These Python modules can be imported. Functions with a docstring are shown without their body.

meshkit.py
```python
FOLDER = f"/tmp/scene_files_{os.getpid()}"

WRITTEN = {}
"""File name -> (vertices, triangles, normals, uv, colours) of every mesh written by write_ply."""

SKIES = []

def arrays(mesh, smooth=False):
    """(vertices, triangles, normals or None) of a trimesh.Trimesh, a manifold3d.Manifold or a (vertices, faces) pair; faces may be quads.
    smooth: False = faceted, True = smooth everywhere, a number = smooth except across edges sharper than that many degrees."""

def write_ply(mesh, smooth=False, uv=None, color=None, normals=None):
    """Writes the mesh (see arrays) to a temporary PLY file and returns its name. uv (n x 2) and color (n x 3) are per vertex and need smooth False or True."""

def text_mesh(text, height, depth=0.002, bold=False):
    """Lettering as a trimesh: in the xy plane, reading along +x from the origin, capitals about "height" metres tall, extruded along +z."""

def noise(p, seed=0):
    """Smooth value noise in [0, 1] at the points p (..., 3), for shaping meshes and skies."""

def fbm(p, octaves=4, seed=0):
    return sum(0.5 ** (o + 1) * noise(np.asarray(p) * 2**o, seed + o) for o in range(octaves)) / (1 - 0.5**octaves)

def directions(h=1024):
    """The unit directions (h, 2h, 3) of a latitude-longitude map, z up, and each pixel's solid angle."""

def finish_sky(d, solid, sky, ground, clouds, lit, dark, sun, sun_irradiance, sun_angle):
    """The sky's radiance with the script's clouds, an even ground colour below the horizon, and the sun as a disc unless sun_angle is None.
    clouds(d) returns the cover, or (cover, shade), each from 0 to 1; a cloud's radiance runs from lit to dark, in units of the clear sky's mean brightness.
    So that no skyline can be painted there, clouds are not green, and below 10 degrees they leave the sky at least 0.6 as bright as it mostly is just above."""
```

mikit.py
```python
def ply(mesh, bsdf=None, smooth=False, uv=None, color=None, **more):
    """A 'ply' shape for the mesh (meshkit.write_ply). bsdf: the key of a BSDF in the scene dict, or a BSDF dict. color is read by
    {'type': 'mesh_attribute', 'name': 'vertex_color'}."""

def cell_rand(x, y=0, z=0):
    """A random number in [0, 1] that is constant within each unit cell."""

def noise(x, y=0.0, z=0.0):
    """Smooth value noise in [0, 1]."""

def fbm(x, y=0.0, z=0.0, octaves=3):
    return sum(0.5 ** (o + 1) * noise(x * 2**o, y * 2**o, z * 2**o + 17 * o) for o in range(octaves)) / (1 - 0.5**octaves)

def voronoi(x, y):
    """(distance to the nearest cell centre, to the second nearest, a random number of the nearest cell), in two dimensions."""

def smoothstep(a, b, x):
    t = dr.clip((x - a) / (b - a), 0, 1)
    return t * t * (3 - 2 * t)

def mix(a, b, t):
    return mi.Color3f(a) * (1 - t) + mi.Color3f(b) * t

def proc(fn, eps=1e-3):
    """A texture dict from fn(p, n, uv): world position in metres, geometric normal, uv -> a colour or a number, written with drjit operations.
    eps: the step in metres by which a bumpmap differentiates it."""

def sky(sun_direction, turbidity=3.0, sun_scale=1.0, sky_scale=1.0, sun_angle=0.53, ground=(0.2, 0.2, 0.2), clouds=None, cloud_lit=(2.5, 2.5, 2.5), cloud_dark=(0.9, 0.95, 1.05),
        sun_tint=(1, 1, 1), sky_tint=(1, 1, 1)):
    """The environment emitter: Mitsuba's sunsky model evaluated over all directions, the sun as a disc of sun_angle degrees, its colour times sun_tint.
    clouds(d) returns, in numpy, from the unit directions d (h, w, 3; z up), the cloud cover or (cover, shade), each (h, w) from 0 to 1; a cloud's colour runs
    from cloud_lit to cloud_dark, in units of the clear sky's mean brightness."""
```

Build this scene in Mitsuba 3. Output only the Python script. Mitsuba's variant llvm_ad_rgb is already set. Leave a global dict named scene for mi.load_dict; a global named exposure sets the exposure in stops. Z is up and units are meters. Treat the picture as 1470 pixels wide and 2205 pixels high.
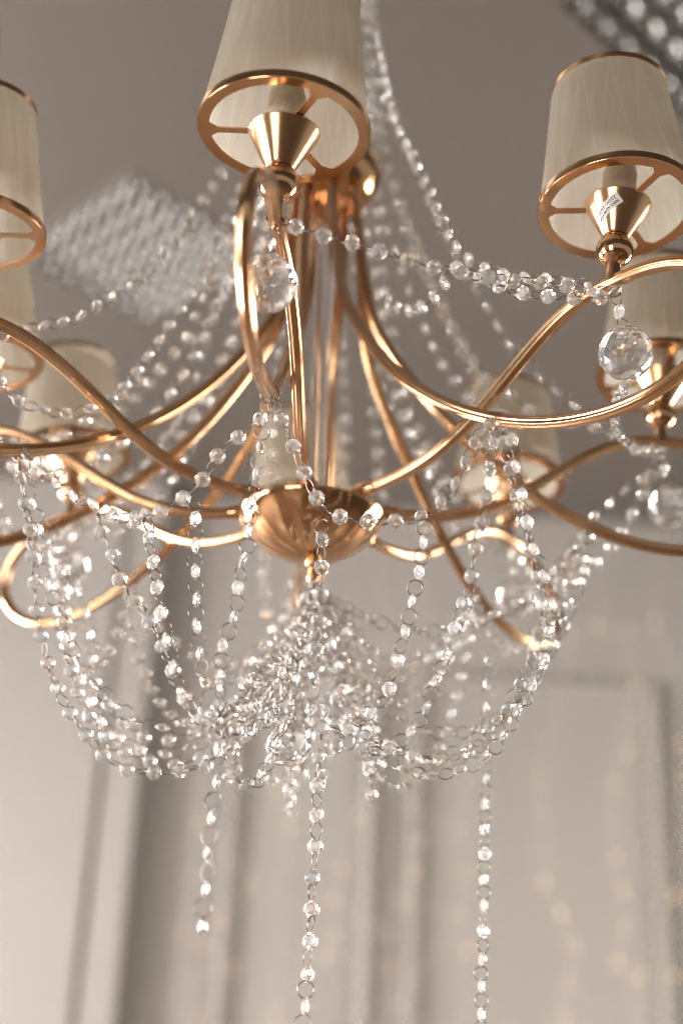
"""A gold chandelier with crystal strands, seen from below against a pale ceiling and wall."""
import math
import numpy as np
import trimesh
import shapely.geometry as sg
import drjit as dr
import mitsuba as mi
import mikit
import meshkit
from scipy.interpolate import CubicSpline

T = mi.ScalarTransform4f
scene, labels = {}, {}
Z0 = 2.10                      # height of the bowl's rim above the floor

# ------------------------------------------------------------------ camera, light, exposure
EYE = np.array([0.0, -1.31607, Z0 - 0.53641])
RIGHT = np.array([0.99825781, -0.03857076, 0.04465028])
UP = np.array([-0.05607433, -0.38472614, 0.92132593])
FWD = np.array([0.01835811, 0.92222453, 0.38621871])
scene['camera'] = {
    'type': 'thinlens', 'fov': 2 * math.degrees(math.atan(735 / 3019.98)), 'fov_axis': 'x',
    'aperture_radius': 0.0118, 'focus_distance': 1.185, 'near_clip': 0.05, 'far_clip': 60.0,
    'to_world': T().look_at(origin=EYE.tolist(), target=(EYE + FWD).tolist(), up=UP.tolist())}
exposure = 0.08
scene['room_light'] = {'type': 'constant', 'radiance': {'type': 'rgb', 'value': [0.41, 0.378, 0.346]}, 'sampling_weight': 1.0}
WINDOWS = [  # centre, half width, half height, facing, radiance
    ((-4.3, 2.4, 1.6), 1.0, 1.15, (1.0, 0.0, -0.25), (40.020, 38.226, 36.984)),
    ((-4.2, -0.6, 1.55), 1.0, 1.15, (1.0, 0.15, -0.5), (14.0, 13.4, 12.9)),
    ((-1.9, -3.4, 1.5), 0.7, 1.0, (0.55, 1.0, 0.0), (5.520, 5.244, 4.968)),
    ((3.7, 2.2, 1.6), 0.9, 1.15, (-1.0, 0.0, -0.2), (16.422, 15.366, 14.076)),
]


def window_matrix(c, face):
    f = np.array(face, float) / np.linalg.norm(face)
    x = np.cross([0, 0, 1.0], f)
    x /= np.linalg.norm(x)
    m = np.eye(4)
    m[:3, 0], m[:3, 1], m[:3, 2], m[:3, 3] = x, np.cross(f, x), f, c
    return m


def box(size, at=(0, 0, 0)):
    b = trimesh.creation.box(size)
    b.apply_translation(at)
    return b


def join(parts):
    return trimesh.util.concatenate(parts)


for _i, (_c, _w, _h, _f, _e) in enumerate(WINDOWS):
    _k = 'window' if _i == 0 else f'window_{_i:03d}'
    _m = window_matrix(_c, _f)
    pane = trimesh.Trimesh([[-_w, -_h, 0], [_w, -_h, 0], [_w, _h, 0], [-_w, _h, 0]], [[0, 1, 2], [0, 2, 3]], process=False)
    pane.apply_transform(_m)
    fr = join([box((0.07, 2 * _h + 0.14, 0.06), (s * (_w + 0.035), 0, 0)) for s in (-1, 1)] + [box((2 * _w, 0.07, 0.06), (0, s * (_h + 0.035), 0)) for s in (-1, 1)]
              + [box((0.06, 2 * _h, 0.05), (0, 0, 0.026)), box((2 * _w, 0.05, 0.05), (0, 0.25, 0.0265))])
    fr.apply_transform(_m)
    scene[_k] = mikit.ply(fr, 'white_paint')
    scene[_k + '__pane'] = mikit.ply(pane, 'white_paint', emitter={'type': 'area', 'radiance': {'type': 'rgb', 'value': list(_e)}, 'sampling_weight': 2.0})
    labels[_k] = {'label': ['tall daylight window at the left side of the room nearest the panelled wall', 'tall daylight window at the left side of the room, level with the viewer', 'tall daylight window behind the viewer on the left', 'tall daylight window at the right side of the room'][_i], 'category': 'window'}

# ------------------------------------------------------------------ materials
C3 = lambda a: {'type': 'rgb', 'value': list(a)}


def proc_plaster(a, b):
    return mikit.proc(lambda p, n, uv: mikit.mix(a, b, mikit.fbm(p.x * 1.3, p.y * 1.3, p.z * 1.3)))


scene['white_paint'] = {'type': 'twosided', 'bsdf': {'type': 'principled', 'base_color': C3((0.8, 0.8, 0.78)), 'roughness': 0.5}}
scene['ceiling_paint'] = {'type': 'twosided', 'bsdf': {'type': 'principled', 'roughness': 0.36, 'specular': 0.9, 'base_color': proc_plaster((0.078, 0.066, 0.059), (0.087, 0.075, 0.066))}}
scene['wall_paint'] = {'type': 'twosided', 'bsdf': {'type': 'diffuse', 'reflectance': proc_plaster((0.268, 0.247, 0.232), (0.285, 0.265, 0.247))}}
scene['floor_wood'] = {'type': 'twosided', 'bsdf': {'type': 'principled', 'roughness': 0.45, 'base_color': mikit.proc(
    lambda p, n, uv: mikit.mix((0.12, 0.082, 0.058), (0.19, 0.135, 0.10), mikit.fbm(p.x * 9.0, p.y * 0.8, 0.0)))}}
GOLD = (0.66, 0.415, 0.24)
scene['gold'] = {'type': 'twosided', 'bsdf': {'type': 'principled', 'metallic': 1.0, 'base_color': mikit.proc(lambda p, n, uv: mi.Color3f(GOLD) * (0.90 + 0.16 * mikit.fbm(p.x * 55.0, p.y * 55.0, p.z * 55.0))), 'specular': 0.6,
                 'roughness': mikit.proc(lambda p, n, uv: 0.10 + 0.08 * mikit.fbm(p.x * 40.0, p.y * 40.0, p.z * 40.0))}}
scene['polished_gold'] = {'type': 'twosided', 'bsdf': {'type': 'principled', 'metallic': 1.0, 'base_color': C3((0.62, 0.385, 0.22)), 'roughness': 0.07, 'specular': 0.6}}
scene['cup_gold'] = {'type': 'twosided', 'bsdf': {'type': 'principled', 'metallic': 1.0, 'base_color': C3((0.68, 0.44, 0.26)), 'roughness': 0.2, 'specular': 0.6}}
scene['wire'] = {'type': 'twosided', 'bsdf': {'type': 'principled', 'metallic': 1.0, 'base_color': C3((0.36, 0.32, 0.295)), 'roughness': 0.22}}
scene['clear_crystal'] = {'type': 'blendbsdf', 'weight': 0.11, 'a': {'type': 'dielectric', 'int_ior': 1.52, 'ext_ior': 1.0},
                          'b': {'type': 'twosided', 'bsdf': {'type': 'diffuse', 'reflectance': C3((0.88, 0.87, 0.86))}}}
for _n, _t in (('crystal', (1.0, 1.0, 1.0)), ('warm_crystal', (1.0, 0.972, 0.935)), ('cool_crystal', (0.955, 0.98, 1.0))):          # slightly milky acrylic, three batches
    scene[_n] = {'type': 'blendbsdf', 'weight': 0.23, 'a': {'type': 'dielectric', 'int_ior': 1.56, 'ext_ior': 1.0, 'specular_transmittance': C3(_t)},
                 'b': {'type': 'twosided', 'bsdf': {'type': 'diffuse', 'reflectance': C3((0.88, 0.86, 0.84))}}}
scene['column_glass'] = {'type': 'dielectric', 'int_ior': 1.5, 'ext_ior': 1.0}
scene['socket_plastic'] = {'type': 'twosided', 'bsdf': {'type': 'principled', 'base_color': C3((0.60, 0.52, 0.41)), 'roughness': 0.35}}
scene['aluminium'] = {'type': 'twosided', 'bsdf': {'type': 'principled', 'metallic': 1.0, 'base_color': C3((0.52, 0.51, 0.50)), 'roughness': 0.25}}
scene['reflector'] = {'type': 'twosided', 'bsdf': {'type': 'principled', 'base_color': C3((0.10, 0.10, 0.098)), 'roughness': 0.5, 'metallic': 0.0}}
scene['cell_metal'] = {'type': 'twosided', 'bsdf': {'type': 'principled', 'metallic': 1.0, 'base_color': C3((0.15, 0.144, 0.138)), 'roughness': 0.22}}
scene['paper'] = {'type': 'twosided', 'bsdf': {'type': 'diffuse', 'reflectance': C3((0.78, 0.78, 0.77))}}
scene['ink'] = {'type': 'twosided', 'bsdf': {'type': 'diffuse', 'reflectance': C3((0.03, 0.03, 0.03))}}
scene['bulb_plastic'] = {'type': 'twosided', 'bsdf': {'type': 'principled', 'base_color': C3((0.32, 0.27, 0.22)), 'roughness': 0.4}}
scene['cable'] = {'type': 'twosided', 'bsdf': {'type': 'principled', 'base_color': C3((0.55, 0.50, 0.45)), 'roughness': 0.4}}


def thread(p, n, uv):
    """Crossing wound threads: u runs once round the shade, v up it."""
    u, v = uv.x * 150.0, uv.y
    a = mikit.noise(u + v * 9.0, 3.0, 1.0)
    b = mikit.noise(u - v * 9.0, 11.0, 5.0)
    c = mikit.noise(u * 0.35, v * 0.4, 9.0)
    x = uv.x * 13.0
    w = dr.abs(dr.abs(x - dr.floor(x) - 0.5) * 2.0 - v)           # broad zigzag bands
    return mi.Float(0.16 * a + 0.14 * b + 0.30 * c + 0.32 * mikit.smoothstep(0.10, 0.0, w))


scene['shade_fabric'] = {'type': 'principledthin', 'roughness': 0.32, 'eta': 1.45, 'diff_trans': 1.35, 'spec_trans': 0.0,
                         'base_color': mikit.proc(lambda p, n, uv: mikit.mix((0.534, 0.492, 0.419), (0.662, 0.621, 0.547), thread(p, n, uv)))}

# ------------------------------------------------------------------ the setting
EZ = EYE[2]
CEIL = EZ + 2.5


def tag(key, label=None, category=None, group=None, kind=None):
    d = {k: v for k, v in dict(label=label, category=category, group=group, kind=kind).items() if v}
    labels[key] = d


def numbered(name):
    if name not in scene and name not in labels:
        return name
    i = 1
    while f'{name}_{i:03d}' in scene or f'{name}_{i:03d}' in labels:
        i += 1
    return f'{name}_{i:03d}'


fl = trimesh.Trimesh([[-9, -9, 0], [9, -9, 0], [9, 9, 0], [-9, 9, 0]], [[0, 1, 2], [0, 2, 3]], process=False)
scene['floor'] = mikit.ply(fl, 'floor_wood')
tag('floor', 'dark brown wooden floor of the room below', None, None, 'structure')

A2, B2 = np.array([0.72, 0.694]), np.array([-0.694, 0.72])       # the ceiling grid's two directions
FIX = [(np.array([-0.60, 2.16]), 0.56, 0.64, 'recessed louvre ceiling light left of the chandelier, unlit and blurred'),
       (np.array([0.985, 1.80]) - 0.66 * A2 - 0.64 * B2, 0.66, 0.64, 'recessed louvre ceiling light cut by the top right corner, unlit')]


def fixture_corners(o, a, b):
    return [o, o + a * A2, o + a * A2 + b * B2, o + b * B2]


WALL_Y = 4.6
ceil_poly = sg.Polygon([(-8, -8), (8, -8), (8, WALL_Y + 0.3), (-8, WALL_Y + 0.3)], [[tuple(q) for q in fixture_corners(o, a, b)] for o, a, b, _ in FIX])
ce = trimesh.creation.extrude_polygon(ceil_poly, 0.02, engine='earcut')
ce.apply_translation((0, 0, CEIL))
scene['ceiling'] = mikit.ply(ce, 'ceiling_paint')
tag('ceiling', 'pale beige ceiling above the chandelier', None, None, 'structure')

for o, a, b, lab in FIX:
    key = numbered('ceiling_light')
    tag(key, lab, 'ceiling light', 'recessed louvre ceiling lights')
    M = np.eye(4)
    M[:2, 0], M[:2, 1], M[:3, 3] = A2, B2, [o[0], o[1], CEIL]

    def put(name, mesh, mat, smooth=False):
        mesh.apply_transform(M)
        k = numbered(f'{key}__{name}')
        scene[k] = mikit.ply(mesh, mat, smooth=smooth)
        labels.setdefault(k, {})
    H = 0.075
    put('housing', join([box((a + 0.02, b + 0.02, 0.008), (a / 2, b / 2, H + 0.005))] + [box((0.008, b, H), (x, b / 2, H / 2 + 0.002)) for x in (-0.005, a + 0.005)]
                        + [box((a + 0.018, 0.008, H), (a / 2, y, H / 2 + 0.001)) for y in (-0.005, b + 0.005)]), 'reflector')
    put('trim', join([box((0.018, b + 0.018, 0.008), (x, b / 2, -0.004)) for x in (0, a)] + [box((a - 0.018, 0.018, 0.008), (a / 2, y, -0.004)) for y in (0, b)]), 'ceiling_paint')
    na, nb = 7, 8
    for i in range(1, na):
        put('louvre_blade', box((0.004, b - 0.01, 0.012), (a * i / na, b / 2, 0.007)), 'aluminium')
    for j in range(1, nb):
        put('louvre_spine', box((a - 0.01, 0.004, 0.011), (a / 2, b * j / nb, 0.0068)), 'aluminium')
    rc = 0.46 * min(a / na, b / nb)
    for i in range(na):
        for j in range(nb):                                     # polished parabolic cells
            t_ = np.linspace(0.02, 1, 7)
            th_ = np.arange(20) * math.pi / 10
            V = np.stack([rc * t_[:, None] * np.cos(th_), rc * t_[:, None] * np.sin(th_), np.broadcast_to((0.030 * (1 - t_ ** 2) + 0.004)[:, None], (7, 20))], -1).reshape(-1, 3)
            ii, jj = np.meshgrid(np.arange(6), np.arange(20), indexing='ij')
            q_ = np.stack([ii * 20 + jj, ii * 20 + (jj + 1) % 20, (ii + 1) * 20 + (jj + 1) % 20, (ii + 1) * 20 + jj], -1).reshape(-1, 4)
            m_ = trimesh.Trimesh(V, np.vstack([q_[:, [0, 1, 2]], q_[:, [0, 2, 3]]]), process=False)
            m_.apply_translation((a * (i + 0.5) / na, b * (j + 0.5) / nb, 0))
            put('reflector_cell', m_, 'cell_metal', True)

PIER_Y, PIER_X = 4.48, -0.675
wall = join([box((16.0, 0.1, CEIL), (0, WALL_Y + 0.05, CEIL / 2))])
scene['wall'] = mikit.ply(wall, 'wall_paint')
tag('wall', 'pale beige panelled wall behind the chandelier', None, None, 'structure')


def moulding(x0, x1, z0, z1, w=0.060, d=0.045):
    """A picture-frame moulding on the wall: a rounded ridge swept round a rectangle."""
    prof = [(0, 0), (0.2, 0.45), (0.35, 1.0), (0.6, 0.92), (0.8, 0.35), (1, 0)]      # across, out
    V, Fc = [], []
    for q, e in prof:
        i, y = q * w, WALL_Y - e * d - 0.002
        V += [(x0 + i, y, z0 + i), (x1 - i, y, z0 + i), (x1 - i, y, z1 - i), (x0 + i, y, z1 - i)]
    for r in range(len(prof) - 1):
        for c in range(4):
            a0, b0 = 4 * r + c, 4 * r + (c + 1) % 4
            Fc += [(a0, a0 + 4, b0 + 4), (a0, b0 + 4, b0)]
    return trimesh.Trimesh(V, Fc, process=False)


ZT = Z0 + 1.20
for x0, x1 in ((-0.30, 0.325), (0.46, 1.535), (1.60, 2.7), (-2.6, -1.0)):
    k = numbered('wall__moulding')
    scene[k] = mikit.ply(moulding(x0, x1, 0.5, ZT), 'wall_paint')
pier = join([box((3.0, WALL_Y - PIER_Y, CEIL), (PIER_X - 1.5 - 0.165, (WALL_Y + PIER_Y) / 2, CEIL / 2)),
             box((0.03, WALL_Y - PIER_Y - 0.06, CEIL), (PIER_X - 0.15, (WALL_Y + PIER_Y + 0.06) / 2, CEIL / 2)),
             box((0.135, WALL_Y - PIER_Y + 0.02, CEIL), (PIER_X - 0.0675, (WALL_Y + PIER_Y - 0.02) / 2, CEIL / 2))])
scene['wall_pier'] = mikit.ply(pier, 'wall_paint')
tag('wall_pier', 'projecting pier of the wall at the left, its side in shade', None, None, 'structure')

# ------------------------------------------------------------------ the chandelier's frame
PHI, TX, TY = -0.03352, -0.0272, -0.01617
_cx, _sx, _cy, _sy = math.cos(TX), math.sin(TX), math.cos(TY), math.sin(TY)
TILT = np.array([[_cy, 0, _sy], [0, 1, 0], [-_sy, 0, _cy]]) @ np.array([[1, 0, 0], [0, _cx, -_sx], [0, _sx, _cx]])
R_RING, Z_RING = 0.38327, 0.18597
DA = [-0.0688, -0.0365, 0.0669, 0.1173, 0.0778, 0.1093, -0.0136, -0.1747]
DR = [0.0082, 0.0045, -0.0138, -0.0063, 0.0, 0.0111, -0.0148, 0.0112]
DZ = [-0.0115, 0.0046, 0.0078, 0.0053, 0.0, 0.0031, -0.0069, -0.003]
ARM_RZW = np.array([[0.0215, 0.0218, -0.0008], [0.1546, 0.0169, -0.0009], [0.2427, 0.0586, 0.0013], [0.3187, 0.1003, -0.0012], [0.3906, 0.1065, -0.0038],
                    [0.4425, 0.095, -0.0017], [0.488, 0.0405, -0.0082], [0.4165, -0.0193, -0.0126], [0.2784, 0.0041, -0.0155], [0.1507, 0.0943, -0.021],
                    [0.0832, 0.1805, -0.0159], [0.0499, 0.2498, -0.0178], [0.0291, 0.3862, -0.0211]])
ARM_S = [0.0, 0.08, 0.17, 0.26, 0.36, 0.43, 0.5, 0.57, 0.64, 0.72, 0.8, 0.9, 1.0]
ORIGIN = np.array([0, 0, Z0])
BODY = np.eye(4)
BODY[:3, :3], BODY[:3, 3] = TILT, ORIGIN


def azimuth(k):
    return -math.pi / 2 + PHI + k * math.pi / 4 + DA[k]


def arm_path(k, s):
    q = CubicSpline(ARM_S, ARM_RZW)(s)
    a = azimuth(k)
    e, t = np.array([math.cos(a), math.sin(a), 0]), np.array([-math.sin(a), math.cos(a), 0])
    far = np.clip(q[:, 0] / 0.36, 0, 1.5)
    r, z = q[:, 0] * (1 + DR[k] / R_RING * far), q[:, 1] + DZ[k] * far
    return (r[:, None] * e + q[:, 2:3] * t + z[:, None] * [0, 0, 1]) @ TILT.T + ORIGIN


def frames(P, start=None):
    t = np.gradient(P, axis=0)
    t /= np.linalg.norm(t, axis=1, keepdims=True)
    n = np.zeros_like(t)
    a = np.array(start if start is not None else ([0, 0, 1.0] if abs(t[0, 2]) < 0.9 else [1.0, 0, 0]))
    for i in range(len(P)):
        a = a - t[i] * (a @ t[i])
        a /= np.linalg.norm(a)
        n[i] = a
    return t, n, np.cross(t, n)


def sweep(P, radius, sides=12, lobes=0, amp=0.0, cap=True, start=None):
    P = np.asarray(P, float)
    t, n, b = frames(P, start)
    th = np.arange(sides) * 2 * math.pi / sides
    rr = np.broadcast_to(radius, (len(P),))[:, None] * (1 + amp * np.cos(lobes * th))[None, :]
    V = P[:, None] + rr[..., None] * (np.cos(th)[None, :, None] * n[:, None] + np.sin(th)[None, :, None] * b[:, None])
    i, j = np.meshgrid(np.arange(len(P) - 1), np.arange(sides), indexing='ij')
    q = np.stack([i * sides + j, i * sides + (j + 1) % sides, (i + 1) * sides + (j + 1) % sides, (i + 1) * sides + j], -1).reshape(-1, 4)
    F = np.vstack([q[:, [0, 1, 2]], q[:, [0, 2, 3]]])
    V = V.reshape(-1, 3)
    if cap:
        N = len(V)
        V = np.vstack([V, P[0], P[-1]])
        j = np.arange(sides)
        e = (len(P) - 1) * sides
        F = np.vstack([F, np.c_[np.full(sides, N), (j + 1) % sides, j], np.c_[np.full(sides, N + 1), e + j, e + (j + 1) % sides]])
    return trimesh.Trimesh(V, F, process=False)


def lathe(profile, n=48):
    """Surface of revolution about z of (r, z) points, outside facing out when the profile runs upwards."""
    p = np.array(profile, float)
    th = np.arange(n) * 2 * math.pi / n
    V = np.stack([p[:, None, 0] * np.cos(th), p[:, None, 0] * np.sin(th), np.broadcast_to(p[:, 1:2], (len(p), n))], -1).reshape(-1, 3)
    i, j = np.meshgrid(np.arange(len(p) - 1), np.arange(n), indexing='ij')
    q = np.stack([i * n + j, i * n + (j + 1) % n, (i + 1) * n + (j + 1) % n, (i + 1) * n + j], -1).reshape(-1, 4)
    return trimesh.Trimesh(V, np.vstack([q[:, [0, 1, 2]], q[:, [0, 2, 3]]]), process=False)


def arc(r0, z0, r1, z1, bulge, n=8):
    """Points on a curve from (r0, z0) to (r1, z1), pushed sideways by bulge."""
    t = np.linspace(0, 1, n)
    d = np.array([r1 - r0, z1 - z0])
    nn = np.array([d[1], -d[0]])
    return [(r0 + d[0] * a + nn[0] * bulge * 4 * a * (1 - a), z0 + d[1] * a + nn[1] * bulge * 4 * a * (1 - a)) for a in t]


CH = 'chandelier'
tag(CH, 'eight armed rose gold chandelier with cream lampshades and crystal strands', 'chandelier')


def part(name, mesh, mat, M=None, smooth=35, under=CH, **more):
    k = numbered(f'{under}__{name}')
    if M is not None:
        mesh.apply_transform(M)
    scene[k] = mikit.ply(mesh, mat, smooth=smooth, **more)
    labels.setdefault(k, {})
    return k


# bowl, tip, column, hub
bowl = lathe([(0.0008, -0.0375), (0.012, -0.0370), (0.024, -0.0350), (0.036, -0.0315), (0.047, -0.0260), (0.057, -0.0185), (0.065, -0.0100), (0.0710, -0.0010), (0.0735, 0.0040), (0.0752, 0.0066),
              (0.0752, 0.0082), (0.0725, 0.0084), (0.060, 0.0110), (0.03, 0.020), (0.014, 0.024), (0.0005, 0.0242)], 180)
_v = np.array(bowl.vertices)                                   # shallow flutes running out from the tip
_r, _a = np.hypot(_v[:, 0], _v[:, 1]), np.arctan2(_v[:, 1], _v[:, 0])
_v[:, 2] += 0.0014 * np.clip((_r - 0.012) / 0.02, 0, 1) * np.clip((0.0745 - _r) / 0.012, 0, 1) * np.abs(np.sin(_a * 9)) * (_v[:, 2] < 0.005)
bowl.vertices = _v
bowl.apply_translation((-0.0040, 0, 0))
bk = part('bowl', bowl, 'polished_gold', BODY)
part('bowl_tip', lathe([(0.0005, -0.0645), (0.004, -0.0635), (0.0062, -0.060), (0.0066, -0.057), (0.0045, -0.0525), (0.0042, -0.049), (0.0075, -0.0465), (0.0085, -0.0435), (0.0070, -0.0385), (0.0075, -0.036)], 32), 'polished_gold', BODY, under=bk)
part('glass_column', lathe([(0.0005, 0.024), (0.0095, 0.0245)] + [(0.0100, 0.026), (0.0100, 0.36), (0.0005, 0.3605)], 24), 'column_glass', BODY)
hub = part('hub', lathe([(0.0005, 0.360), (0.012, 0.361), (0.0165, 0.365), (0.0165, 0.400), (0.022, 0.404), (0.036, 0.405), (0.040, 0.4055)] + arc(0.046, 0.406, 0.046, 0.470, 0.22, 14)
                        + [(0.036, 0.474), (0.018, 0.479), (0.010, 0.490), (0.0085, 0.52)], 64), 'polished_gold', BODY)
part('stem', sweep(np.array([[0, 0, 0.515], [0, 0, 0.9], [0, 0, (CEIL - Z0) - 0.012]]) @ TILT.T * [1, 1, 1] + ORIGIN, 0.0075, 16), 'gold', under=CH)
part('crown', lathe([(0.028, 0.700), (0.034, 0.698), (0.036, 0.702), (0.034, 0.706), (0.0095, 0.709), (0.0080, 0.704), (0.0095, 0.700), (0.028, 0.7001)], 40), 'polished_gold', BODY)

ARM_N = 150
CREST, RINGC = {}, {}
SS = np.linspace(0, 1, 401)
for k in range(8):
    s = np.linspace(0, 1, ARM_N)
    P = arm_path(k, s)
    e = P[-1] - P[-4]
    e /= np.linalg.norm(e)
    P = np.vstack([P] + [P[-1] + e * d for d in (0.008, 0.016, 0.024, 0.032)])       # up into the hub
    ak = part('arm', sweep(P, 0.0058, 40, 8, 0.075), 'gold', smooth=True)
    i = np.abs(np.linalg.norm((P[:12] - ORIGIN)[:, :2], axis=1) - 0.079).argmin()
    part('collar', sweep(P[i - 1] + (P[i + 1] - P[i - 1]) * np.linspace(0, 1.1, 6)[:, None], [0.0066, 0.0076, 0.0078, 0.0078, 0.0072, 0.0064], 24), 'polished_gold', under=ak, smooth=30)
    q = arm_path(k, SS)
    local = (q - ORIGIN) @ TILT
    i = np.abs(np.hypot(local[:160, 0], local[:160, 1]) - (0.375 + DR[k])).argmin()
    CREST[k] = q[i]
    a = azimuth(k)
    RINGC[k] = TILT @ np.array([(R_RING + DR[k]) * math.cos(a), (R_RING + DR[k]) * math.sin(a), Z_RING + DZ[k]]) + ORIGIN


def axis_frame(o, z, spin=0.0):
    z = np.asarray(z, float) / np.linalg.norm(z)
    x = np.array([1.0, 0, 0]) - z * z[0]
    x /= np.linalg.norm(x)
    y = np.cross(z, x)
    c, s = math.cos(spin), math.sin(spin)
    M = np.eye(4)
    M[:3, 0], M[:3, 1], M[:3, 2], M[:3, 3] = c * x + s * y, -s * x + c * y, z, o
    return M


def ring_band(r0, r1, z0, z1, n=80):
    return lathe([(r0, z0), (r1, z0), (r1, z1), (r0, z1), (r0, z0)], n)


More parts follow.
